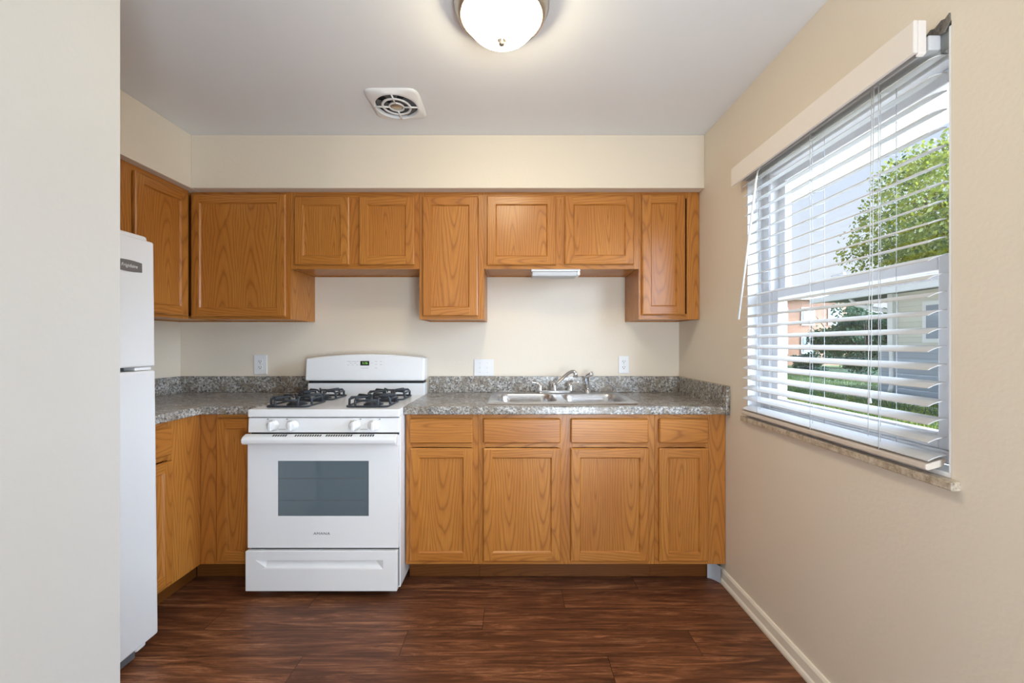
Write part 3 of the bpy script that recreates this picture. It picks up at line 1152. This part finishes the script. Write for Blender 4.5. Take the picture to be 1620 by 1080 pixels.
def grate(cx, cy, s):
    h = .046
    z0 = .9275
    g = MB()
    r = .0052
    a = s / 2
    # low square base ring
    base = rrect(cx - a, cx + a, cy - a, cy + a, .022, 4)
    loop = [(x, y, z0 + r) for x, y in base]
    g.tube(loop + [loop[0]], r, 8, cap=False)
    # arched flat fingers, two from each side
    for side in range(4):
        ang = side * PI / 2
        ca, sa = math.cos(ang), math.sin(ang)
        for off in (-.55, .55):
            def P(u, v, z): return (cx + u * ca - v * sa, cy + u * sa + v * ca, z)
            o = off * a
            inn = off * a * .38
            pth = [P(a, o, z0 + .006), P(a * .99, o, z0 + h * .78), P(a * .90, o * .97, z0 + h), P(a * .62, o * .72, z0 + h), P(a * .34, inn, z0 + h - .001), P(a * .28, inn, z0 + h - .014)]
            g.tube(pth, [.0062, .0066, .0066, .0060, .0052, .004], 8)
        # top bridge joining the two fingers of a side: rounded bail shape
        pth = [P(a * .99, -.55 * a, z0 + h * .80), P(a * .985, 0, z0 + h * .80), P(a * .99, .55 * a, z0 + h * .80)]
        g.tube(pth, .0052, 8)
    g.build('burner_grate', IRON, RG)
    b = MB()
    b.lathe([(.052, 0), (.050, .006), (.040, .009), (.040, .014), (0, .015)], (cx, cy, .9272), seg=28)
    b.build('burner_cap', IRON, RG)
    b = MB()
    b.lathe([(s * .5, .0006), (s * .47, .0022), (.06, .001), (.0, .001)], (cx, cy, .9268), seg=32)
    b.build('burner_bowl', ENAMEL, RG)


for (cx, cy) in ((-1.152, 2.225), (-1.140, 2.490), (-.745, 2.225), (-.738, 2.490)):
    grate(cx, cy, .212)

# ------------------------------------------------------------------ refrigerator
FX = -1.478
FY0, FY1 = .985, 1.742
FR = thing('refrigerator', (FX, 1.36, 0), 'white top-freezer refrigerator, mostly hidden behind the near wall', 'refrigerator')
m = MB()
m.box(-2.165, FX - .072, FY0 + .004, FY1 - .004, .03, 1.662)
m.build('refrigerator_body', FRIDGE_W, FR, bevel=.006)
m = MB(); m.box(FX - .072, FX - .060, FY0 + .012, FY1 - .012, .075, 1.655)
m.build('door_gasket', GREYP, FR)


def fdoor(name, z0, z1, dtop, dbot):
    m = MB()
    r = .012
    pts = rrect(FX - .060, FX, FY0, FY1, r, 4)
    m.prism(pts, 'z', z0, z1, smooth=False)
    return m.build(name, FRIDGE_W, FR, bevel=.008, seg=3, angle=50)


fz = fdoor('freezer_door', 1.158, 1.672, 0, 0)
fdoor('refrigerator_door', .048, 1.142, 0, 0)
# badge on the freezer door
m = MB()
bz = 1.555
by0, by1 = 1.562, 1.678
pts = []
for k in range(9):
    u = k / 8
    pts.append((by0 + (by1 - by0) * u, bz + .0185 + .004 * math.sin(PI * u)))
for k in range(9):
    u = 1 - k / 8
    pts.append((by0 + (by1 - by0) * u, bz - .0185 - .004 * math.sin(PI * u)))
m.prism(pts, 'x', FX - .001, FX + .003)
bdg = m.build('brand_badge', BADGE, fz)
m = MB()
m.box(FX + .003, FX + .0036, by0 + .004, by0 + .0055, bz - .014, bz + .014)
m.build('badge_bar', LETTER, bdg)
text('badge_lettering', 'Frigidaire', .0185, (FX + .0034, (by0 + by1) / 2 + .002, bz), ROT_RIGHT, LETTER, bdg, shear=.2)
# top hinge cover, middle hinge, base grille, front foot
m = MB()
m.prism([(FX - .11, 1.671), (FX - .012, 1.671), (FX - .016, 1.690), (FX - .045, 1.697), (FX - .11, 1.697)], 'y', 1.54, 1.722)
m.build('hinge_cover', FRIDGE_W, FR, bevel=.006)
m = MB()
m.box(FX - .058, FX - .012, FY1 - .085, FY1 - .010, 1.1435, 1.1565)
m.build('middle_hinge', WHITE_PL, FR, bevel=.002)
m = MB(); m.box(FX - .040, FX - .014, FY0 + .52, FY1 - .095, .012, .0465)
m.build('base_grille', GREYP, FR, bevel=.003)
m = MB(); m.box(FX - .045, FX - .012, FY1 - .092, FY1 - .045, .026, .047)
m.box(FX - .095, FX - .060, FY0 + .02, FY1 - .03, .001, .060)
m.build('front_foot', WHITE_PL, FR, bevel=.010, seg=3)
FR.rotation_euler = (0, R(-.65), 0)

# ------------------------------------------------------------------ outlets and switch
def outlet(xc, zc, wd, ht, label):
    t = thing('wall_outlet', (xc, YB, zc - ht / 2), label, 'outlet')
    m = MB(); m.box(xc - wd / 2, xc + wd / 2, YB - .006, YB - .0003, zc - ht / 2, zc + ht / 2)
    m.build('cover_plate', WHITE_PL, t, bevel=.004)
    for s in (-1, 1):
        zz = zc + s * .0195
        m = MB()
        pts = [(xc + .0165 * math.cos(a), zz + min(max(.0175 * math.sin(a), -.0135), .0135)) for a in [2 * PI * k / 24 for k in range(24)]]
        m.prism(pts, 'y', YB - .0085, YB - .004)
        r = m.build('receptacle', WHITE_PL, t)
        m = MB()
        m.box(xc - .0085, xc - .0055, YB - .0090, YB - .006, zz - .001, zz + .0085)
        m.box(xc + .0055, xc + .0085, YB - .0090, YB - .006, zz - .000, zz + .0075)
        m.box(xc - .0028, xc + .0028, YB - .0090, YB - .006, zz - .0095, zz - .0045)
        m.build('socket_slots', DARK, r)
    m = MB(); m.lathe([(.0032, 0), (.002, .0015), (0, .0018)], (xc, YB - .0058, zc), '-y', 12)
    m.build('screw', GREY_PL, t)


SW = 660 / YB
outlet(px(412.7, SW), pz(576.5, SW), .088, .131, 'white outlet above the counter left of the range')
outlet(px(986.5, SW), pz(576.5, SW), .070, .116, 'white outlet above the counter right of the faucet')
xc, zc = px(765.5, SW), pz(581.3, SW)
t = thing('light_switch', (xc, YB, zc - .055), 'white double switch plate between range and sink', 'switch')
m = MB(); m.box(xc - .065, xc + .065, YB - .006, YB - .0003, zc - .0555, zc + .0555)
m.build('cover_plate', WHITE_PL, t, bevel=.004)
for s in (-1, 1):
    m = MB()
    m.box(xc + s * .025 - .0055, xc + s * .025 + .0055, YB - .0072, YB - .004, zc - .0125, zc + .0125)
    m.prism([(YB - .006, zc - .006), (YB - .019, zc - .012), (YB - .019, zc - .005), (YB - .006, zc + .006)], 'x', xc + s * .025 - .004, xc + s * .025 + .004)
    m.build('toggle', WHITE_PL, t)
    for q in (-1, 1):
        m = MB(); m.lathe([(.003, 0), (.002, .0015), (0, .0018)], (xc + s * .025, YB - .0058, zc + q * .031), '-y', 12)
        m.build('screw', GREY_PL, t)

# under cabinet light
t = thing('under_cabinet_light', (.25, 2.55, UZS), 'slim white light fixture under the short cabinet above the sink', 'light')
m = MB(); m.box(.107, .398, 2.478, 2.60, UZS - .012, UZS + .0055)
m.build('fixture_housing', WHITE_PL, t, bevel=.003)
m = MB(); m.box(.112, .380, 2.482, 2.59, UZS - .040, UZS - .012)
m.build('diffuser', GREY_PL, t, bevel=.006)
m = MB(); m.box(.381, .398, 2.482, 2.59, UZS - .034, UZS - .012)
m.build('end_cap', WHITE_PL, t, bevel=.003)

# ------------------------------------------------------------------ ceiling lamp
LX, LY = -.041, 1.475
t = thing('ceiling_light', (LX, LY, ZC), 'flush ceiling light with nickel rim and lit white glass bowl', 'light')
m = MB()
m.lathe([(0, -.001), (.166, -.001), (.1685, -.008), (.168, -.018), (.162, -.026), (.158, -.040), (.151, -.052), (.145, -.055), (.141, -.052), (.136, -.040), (.130, -.030), (0, -.030)], (LX, LY, ZC), seg=64)
m.build('metal_rim', NICKEL, t)
m = MB()
pr = []
for k in range(15):
    a = k / 14 * PI / 2
    pr.append((.133 * math.cos(a) ** .80 if k < 14 else 0, -.040 - .090 * math.sin(a) ** 1.15))
m.lathe(pr, (LX, LY, ZC), seg=56)
m.build('glass_bowl', LAMP, t)
m = MB()
m.lathe([(.016, .004), (.0165, -.004), (.0150, -.008), (.0105, -.011), (.0110, -.017), (.007, -.022), (0, -.023)], (LX, LY, ZC - .129), seg=20)
m.build('finial', NICKEL, t)

# ------------------------------------------------------------------ exhaust fan
VX, VY = -.585, 2.093
t = thing('exhaust_fan', (VX, VY, ZC), 'round-grilled white exhaust fan in the ceiling above the range', 'fan')
m = MB()
a = .131
sq = []
for (sx, sy) in ((1, -1), (1, 1), (-1, 1), (-1, -1)):
    pass
N = 64
def squircle(hw, bulge, k):
    th = 2 * PI * (k + .5) / N
    c_, s_ = math.cos(th), math.sin(th)
    p = 7.0
    rr = (abs(c_) ** p + abs(s_) ** p) ** (-1 / p)
    return (hw * rr * c_, hw * rr * s_)
rings = []
def addring(fn, z):
    rings.append([m.bm.verts.new((VX + fn(k)[0], VY + fn(k)[1], ZC + z)) for k in range(N)])
circ = lambda r: (lambda k: (r * math.cos(2 * PI * (k + .5) / N), r * math.sin(2 * PI * (k + .5) / N)))
addring(lambda k: squircle(a, 0, k), -.0005)
addring(lambda k: squircle(a - .001, 0, k), -.006)
addring(lambda k: squircle(a - .012, 0, k), -.011)
addring(circ(.121), -.015)
addring(circ(.108), -.020)
addring(circ(.103), -.017)
addring(circ(.102), -.003)
for A, B in zip(rings, rings[1:]):
    for k in range(N):
        m.bm.faces.new((A[k], A[(k + 1) % N], B[(k + 1) % N], B[k])).smooth = True
m.build('fan_housing', WHITE_PL, t)
m = MB()
m.lathe([(0, -.0015), (.104, -.0015), (.104, -.0028), (0, -.0028)], (VX, VY, ZC), seg=40)
m.build('fan_cavity', DARK, t)
m = MB()
for k in range(5):
    a0 = 2 * PI * k / 5 + .4
    pts = []
    for j in range(7):
        aa = a0 + .85 * j / 6
        pts.append((aa, .097))
    A = [m.bm.verts.new((VX + .03 * math.cos(a0 + .2 * j / 6 * 4), VY + .03 * math.sin(a0 + .2 * j / 6 * 4), ZC - .005 - .004 * j / 6)) for j in range(7)]
    B = [m.bm.verts.new((VX + .097 * math.cos(q[0]), VY + .097 * math.sin(q[0]), ZC - .004 - .006 * j / 6)) for j, q in enumerate(pts)]
    for j in range(6):
        m.bm.faces.new((A[j], A[j + 1], B[j + 1], B[j]))
m.build('fan_blades', GREYP, t)
m = MB()
for r in (.068,):
    m.lathe([(r - .006, -.014), (r - .005, -.019), (r + .004, -.019), (r + .006, -.014), (r - .006, -.014)], (VX, VY, ZC), seg=48)
for ang in (0, 90, 180, 270):
    aa = R(ang + 2)
    p0 = (VX + .034 * math.cos(aa), VY + .034 * math.sin(aa), ZC - .017)
    p1 = (VX + .110 * math.cos(aa), VY + .110 * math.sin(aa), ZC - .0165)
    m.tube([p0, p1], .0045, 8)
m.lathe([(.031, -.014), (.032, -.020), (.038, -.020), (.039, -.014), (.031, -.014)], (VX, VY, ZC), seg=36)
m.build('grille_ring', WHITE_PL, t)
m = MB()
m.lathe([(0, -.022), (.018, -.022), (.025, -.019), (.030, -.010), (.030, -.004)], (VX, VY, ZC), seg=28)
m.build('motor_hub', NICKEL, t)

# ------------------------------------------------------------------ window
WIN = struct(thing('window_1', (XR + .12, (WY0 + WY1) / 2, WZ0), 'white double-hung window in the right wall', 'window'))
del WIN['category']
fx0, fx1 = XR + .070, WT - .002
def ringbox(m, x0, x1, ya, yb, za, zb, wy, wzb, wzt):
    m.box(x0, x1, ya, ya + wy, za, zb)
    m.box(x0, x1, yb - wy, yb, za, zb)
    m.box(x0, x1, ya + wy, yb - wy, za, za + wzb)
    m.box(x0, x1, ya + wy, yb - wy, zb - wzt, zb)
m = MB()
ringbox(m, fx0, fx1, WY0 + .002, WY1 - .002, WZ0 + .024, WZ1 - .002, .062, .035, .045)
m.build('window_frame', VINYL, WIN, bevel=.004)
ya, yb = WY0 + .064, WY1 - .064
MR = 1.475
m = MB()
ringbox(m, XR + .108, XR + .138, ya, yb, MR - .022, WZ1 - .047, .045, .045, .040)
s1 = m.build('upper_sash', VINYL, WIN, bevel=.004)
m = MB(); m.box(XR + .121, XR + .125, ya + .043, yb - .043, MR + .021, WZ1 - .085)
m.build('upper_glass', GLASS, s1)
m = MB()
ringbox(m, XR + .076, XR + .106, ya, yb, WZ0 + .059, MR + .022, .045, .048, .042)
m.box(XR + .066, XR + .078, (ya + yb) / 2 - .03, (ya + yb) / 2 + .03, MR + .020, MR + .030)
s2 = m.build('lower_sash', VINYL, WIN, bevel=.004)
m = MB(); m.box(XR + .089, XR + .093, ya + .043, yb - .043, WZ0 + .105, MR - .018)
m.build('lower_glass', GLASS, s2)
m = MB(); m.box(XR - .024, XR + .085, WY0 - .022, WY1 + .018, WZ0 - .014, WZ0 + .010)
m.build('window_sill', STONE, WIN, bevel=.004)
m = MB()
m.box(XR + .001, XR + .070, WY0 + .001, WY1 - .001, WZ0 + .0102, WZ0 + .0235)
m.build('sill_cover', VINYL, WIN, bevel=.002)
m = MB()
for (y0, y1) in ((WY0 + .0005, WY0 + .006), (WY1 - .006, WY1 - .0005)):
    m.box(XR + .0, XR + .070, y0, y1, WZ0 + .024, WZ1 - .012)
m.build('side_liner', VINYL, WIN)

# ------------------------------------------------------------------ blind
BL = thing('window_blind', (XR - .005, (WY0 + WY1) / 2, WZ0 + .0235), 'white horizontal slat blind in the window with tilt wand', 'blind')
by0, by1 = WY0 + .028, WY1 - .012
XBf, XBr = 1.072, 1.121
ztop, zbot, NS = 2.000, .964, 23
m = MB()
m.box(XBf + .004, XBr + .006, by0 + .002, by1, 2.012, 2.050)
m.build('head_rail', BLIND, BL, bevel=.003)
m = MB()
m.box(XR + .003, XBr + .012, by0 - .022, by0 + .001, 2.000, 2.0525)
m.build('mounting_bracket', GALV, BL)
m = MB()
drop = .015
for i in range(NS):
    z = ztop - (ztop - zbot) * i / (NS - 1)
    prev = None
    for j in range(5):
        u = j / 4
        x = XBf + (XBr - XBf) * u
        zz = z - drop * (1 - u) + .0030 * (1 - (2 * u - 1) ** 2)
        vs = [m.bm.verts.new((x, by0, zz)), m.bm.verts.new((x, by1, zz)), m.bm.verts.new((x, by1, zz - .0026)), m.bm.verts.new((x, by0, zz - .0026))]
        if prev:
            for k in range(4):
                f = m.bm.faces.new((prev[k], prev[(k + 1) % 4], vs[(k + 1) % 4], vs[k]))
        else:
            m.bm.faces.new(vs)
        prev = vs
    m.bm.faces.new(prev)
m.build('slats', BLIND, BL)
m = MB()
m.prism([(XBf - .004, .926), (XBf + .002, .922), (XBr - .010, .932), (XBr + .004, .951), (XBr - .002, .954), (XBf - .004, .938)], 'y', by0 + .002, by1)
m.build('bottom_rail', RAILB, BL, bevel=.002)
lad = (1.223, 1.506, 1.832)
m = MB()
for y in lad:
    for x in (XBf - .001, XBr + .002):
        m.tube([(x, y, .940), (x, y, 2.012)], .0009, 5)
    m.tube([(XBf + .024, y + .022, .944), (XBf + .024, y + .022, 2.012)], .0008, 5)
    for i in range(NS):
        z = ztop - (ztop - zbot) * i / (NS - 1) - .005
        m.tube([(XBf - .001, y, z - drop), (XBr + .002, y, z)], .0006, 4)
m.build('ladder_cord', CORD, BL)
m = MB()
m.tube([(XBf - .004, 1.236, 2.012), (XBf - .005, 1.238, 1.6), (XBf - .006, 1.243, 1.2), (XBf - .007, 1.247, 1.09)], .0011, 6)
m.tube([(XBf - .004, 1.243, 2.012), (XBf - .006, 1.246, 1.6), (XBf - .008, 1.250, 1.2), (XBf - .008, 1.251, .975)], .0011, 6)
m.lathe([(0, 0), (.004, -.003), (.006, -.016), (.0, -.018)], (XBf - .007, 1.247, 1.09), seg=10)
m.build('lift_cord', CORD, BL)
# valance slipped a little to the left, hanging in front of the wall
m = MB()
vx0, vx1 = 1.040, 1.052
vy0, vy1 = 1.083, 1.992
def slab(yA, yB, x0, x1):
    for_v = []
    for (y, dz) in ((yA, .006), (yB, .0)):
        for x in (x0, x1):
            for z in (2.000, 2.086):
                for_v.append(m.bm.verts.new((x, y, z + dz)))
    a, b, c, d_, e_, f_, g_, h_ = for_v
    for q in ((a, b, d_, c), (e_, g_, h_, f_), (a, e_, f_, b), (c, d_, h_, g_), (a, c, g_, e_), (b, f_, h_, d_)):
        m.bm.faces.new(q)
slab(vy0, vy1, vx0, vx1)
slab(vy0, vy0 + .010, vx1, vx1 + .022)
m.build('valance', VALANCE, BL, bevel=.003)
m = MB()
m.tube([(1.056, 1.800, 1.998), (1.050, 1.803, 1.96), (1.005, 1.862, 1.36)], [.002, .0045, .0045], 8)
m.tube([(1.056, 1.800, 1.995), (1.068, 1.805, 2.014)], .0018, 6)
m.build('tilt_wand', WHITE_PL, BL)

# ------------------------------------------------------------------ outdoors
GZ = -.15
m = MB(); m.box(WT + .001, 90, -40, 110, GZ - .3, GZ - .03)
struct(m.build('ground', LAWN), 'lawn outside the window')
m = MB(); m.box(WT + .002, 6.05, -12, 40, GZ - .029, GZ)
struct(m.build('patio', PATIO), 'concrete patio outside the window')
random.seed(11)
m = MB()
def blades(n, x0, x1, y0, y1, h):
    for _ in range(n):
        x = random.uniform(x0, x1); y = random.uniform(y0, y1)
        a = random.uniform(0, PI); w_ = random.uniform(.006, .012); hh = h * random.uniform(.5, 1.2)
        lx, ly = random.uniform(-.4, .4) * hh, random.uniform(-.4, .4) * hh
        dx, dy = math.cos(a) * w_, math.sin(a) * w_
        m.bm.faces.new((m.bm.verts.new((x - dx, y - dy, GZ - .032)), m.bm.verts.new((x + dx, y + dy, GZ - .032)), m.bm.verts.new((x + lx, y + ly, GZ - .03 + hh))))
blades(16000, 6.05, 8.2, 3.5, 14, .075)
blades(6000, 8.2, 9.8, 6, 24, .08)
blades(3000, 9.8, 15, 11.6, 20, .08)
tag(m.build('grass', BLADE), 'short green grass beyond the concrete patio', 'grass', kind='stuff')
# porch ceiling of this building
m = MB(); m.box(WT + .001, 2.40, -3.0, 24, 2.47, 2.55)
struct(m.build('trim_3', PORCH), 'white ribbed eave soffit outside the window')

# neighbouring house
HX, HY0, HY1 = 10.0, 4.0, 11.1
H = thing('neighbour_house', (12.5, 7.5, GZ), 'white-sided house with grey shingle roof seen through the window', 'house')
m = MB(); m.box(HX, 17, HY0, HY1, 1.22, 2.62)
m.build('siding_wall', SIDING, H)
m = MB(); m.box(HX - .04, 17.04, HY0 - .04, HY1 + .25, GZ - .03, 1.22)
m.build('lower_wall', SIDING_B, H)
m = MB()
m.prism([(9.55, 2.56), (9.55, 2.66), (13.5, 3.95), (17.45, 2.66), (17.45, 2.56)], 'y', HY0 - .5, 13.2)
m.build('roof', SHINGLE, H)
m = MB(); m.box(9.43, 9.56, HY0 - .5, 13.25, 2.53, 2.68)
m.build('gutter', GUTTER, H)
m = MB()
m.tube([(9.62, 11.9, 2.54), (9.64, 11.75, 2.36), (9.75, 11.35, 2.22), (9.9, 11.0, 2.12), (9.93, 10.95, 1.9), (9.93, 10.95, .15), (9.86, 10.93, -.02)], .055, 10)
m.build('downspout', GUTTER, H)
m = MB(); m.box(HX - .05, HX, 9.35, 10.15, 1.28, 2.28)
wf = m.build('window_trim', GUTTER, H)
m = MB(); m.box(HX - .06, HX - .05, 9.45, 10.05, 1.38, 2.18)
m.build('window_glass', FARWIN, wf)
m = MB(); m.box(HX - .14, HX + .02, 10.85, 11.0, 1.22, 2.58)
m.build('corner_board', GUTTER, H)

# far brick building
bx, byy = 20.5, 28.0
B_ = thing('brick_building', (bx, byy, GZ), 'orange brick building far off at the left of the window view', 'building')
m = MB(); m.box(12, 22.6, byy, byy + 9, GZ - .03, 4.2)
m.build('brick_wall', BRICK, B_)
m = MB(); m.box(11.6, 23.0, byy - .4, byy + 9.4, 4.2, 4.5)
m.build('flat_roof', GUTTER, B_)
for x in (17.5, 19.3, 21.1):
    for z in (.6, 2.5):
        m = MB(); m.box(x, x + .9, byy - .06, byy, z, z + 1.2)
        wf = m.build('window', GUTTER, B_)
        m = MB(); m.box(x + .1, x + .8, byy - .09, byy - .06, z + .1, z + 1.1)
        m.build('pane', FARWIN, wf)


def tree(name, x, y, trunk_h, cz, rx, rz, n, leaf, mat, label, cat='tree', seed=0, clumps=26):
    rd = random.Random(seed)
    t = thing(name, (x, y, GZ), label, cat)
    m = MB()
    m.tube([(x, y, GZ - .02), (x + .05, y, GZ + trunk_h * .5), (x - .05, y + .05, cz)], [rx * .07 + .03, rx * .055 + .02, rx * .03], 9)
    for k in range(7):
        a = rd.uniform(0, 2 * PI)
        m.tube([(x, y, GZ + trunk_h * rd.uniform(.75, 1.2)), (x + math.cos(a) * rx * .45, y + math.sin(a) * rx * .45, cz + rd.uniform(-.2, .4) * rz), (x + math.cos(a) * rx * .8, y + math.sin(a) * rx * .8, cz + rd.uniform(-.1, .6) * rz)], [rx * .03, rx * .02, rx * .006], 6)
    m.build('trunk', BARK, t)
    m = MB()
    cl = []
    for k in range(clumps):
        while True:
            p = Vector((rd.uniform(-1, 1), rd.uniform(-1, 1), rd.uniform(-1, 1)))
            if p.length < 1: break
        p = p.normalized() * (p.length ** .45) * .82
        cl.append((p, rd.uniform(.18, .34)))
    for k in range(n):
        c, r = rd.choice(cl)
        q = Vector((rd.gauss(0, 1), rd.gauss(0, 1), rd.gauss(0, .7)))
        q = q.normalized() * r * rd.random() ** .4
        p = c + q
        p = Vector((x + p.x * rx, y + p.y * rx, cz + p.z * rz))
        s = leaf * rd.uniform(.6, 1.2)
        n1 = Vector((rd.gauss(0, 1), rd.gauss(0, 1), rd.gauss(0, 1))).normalized()
        n2 = n1.orthogonal().normalized()
        n3 = n1.cross(n2)
        m.bm.faces.new([m.bm.verts.new(p + n2 * s), m.bm.verts.new(p + n3 * s * .45), m.bm.verts.new(p - n2 * s), m.bm.verts.new(p - n3 * s * .45)])
    m.build('foliage', mat, t)
    return t


tree('leafy_tree', 20.6, 17.6, 4.0, 7.0, 5.9, 3.75, 32000, .125, LEAF_Y, 'large bright green tree rising behind the neighbouring house', seed=3, clumps=90)
tree('evergreen_tree', 15.6, 18.3, .8, 1.35, 1.7, 1.6, 7000, .12, LEAF_D, 'dark bushy tree beside the white-sided house', seed=5, clumps=40)
tree('evergreen_tree', 19.8, 24.6, .8, 1.9, 2.0, 2.3, 6000, .12, LEAF_D, 'dark bushy tree in front of the orange brick building', seed=6, clumps=40)
tree('garden_bush', 15.4, 21.4, .2, .3, 1.0, .6, 3000, .09, LEAF_D, 'low dark bush at the foot of the brick building', 'bush', seed=8, clumps=24)
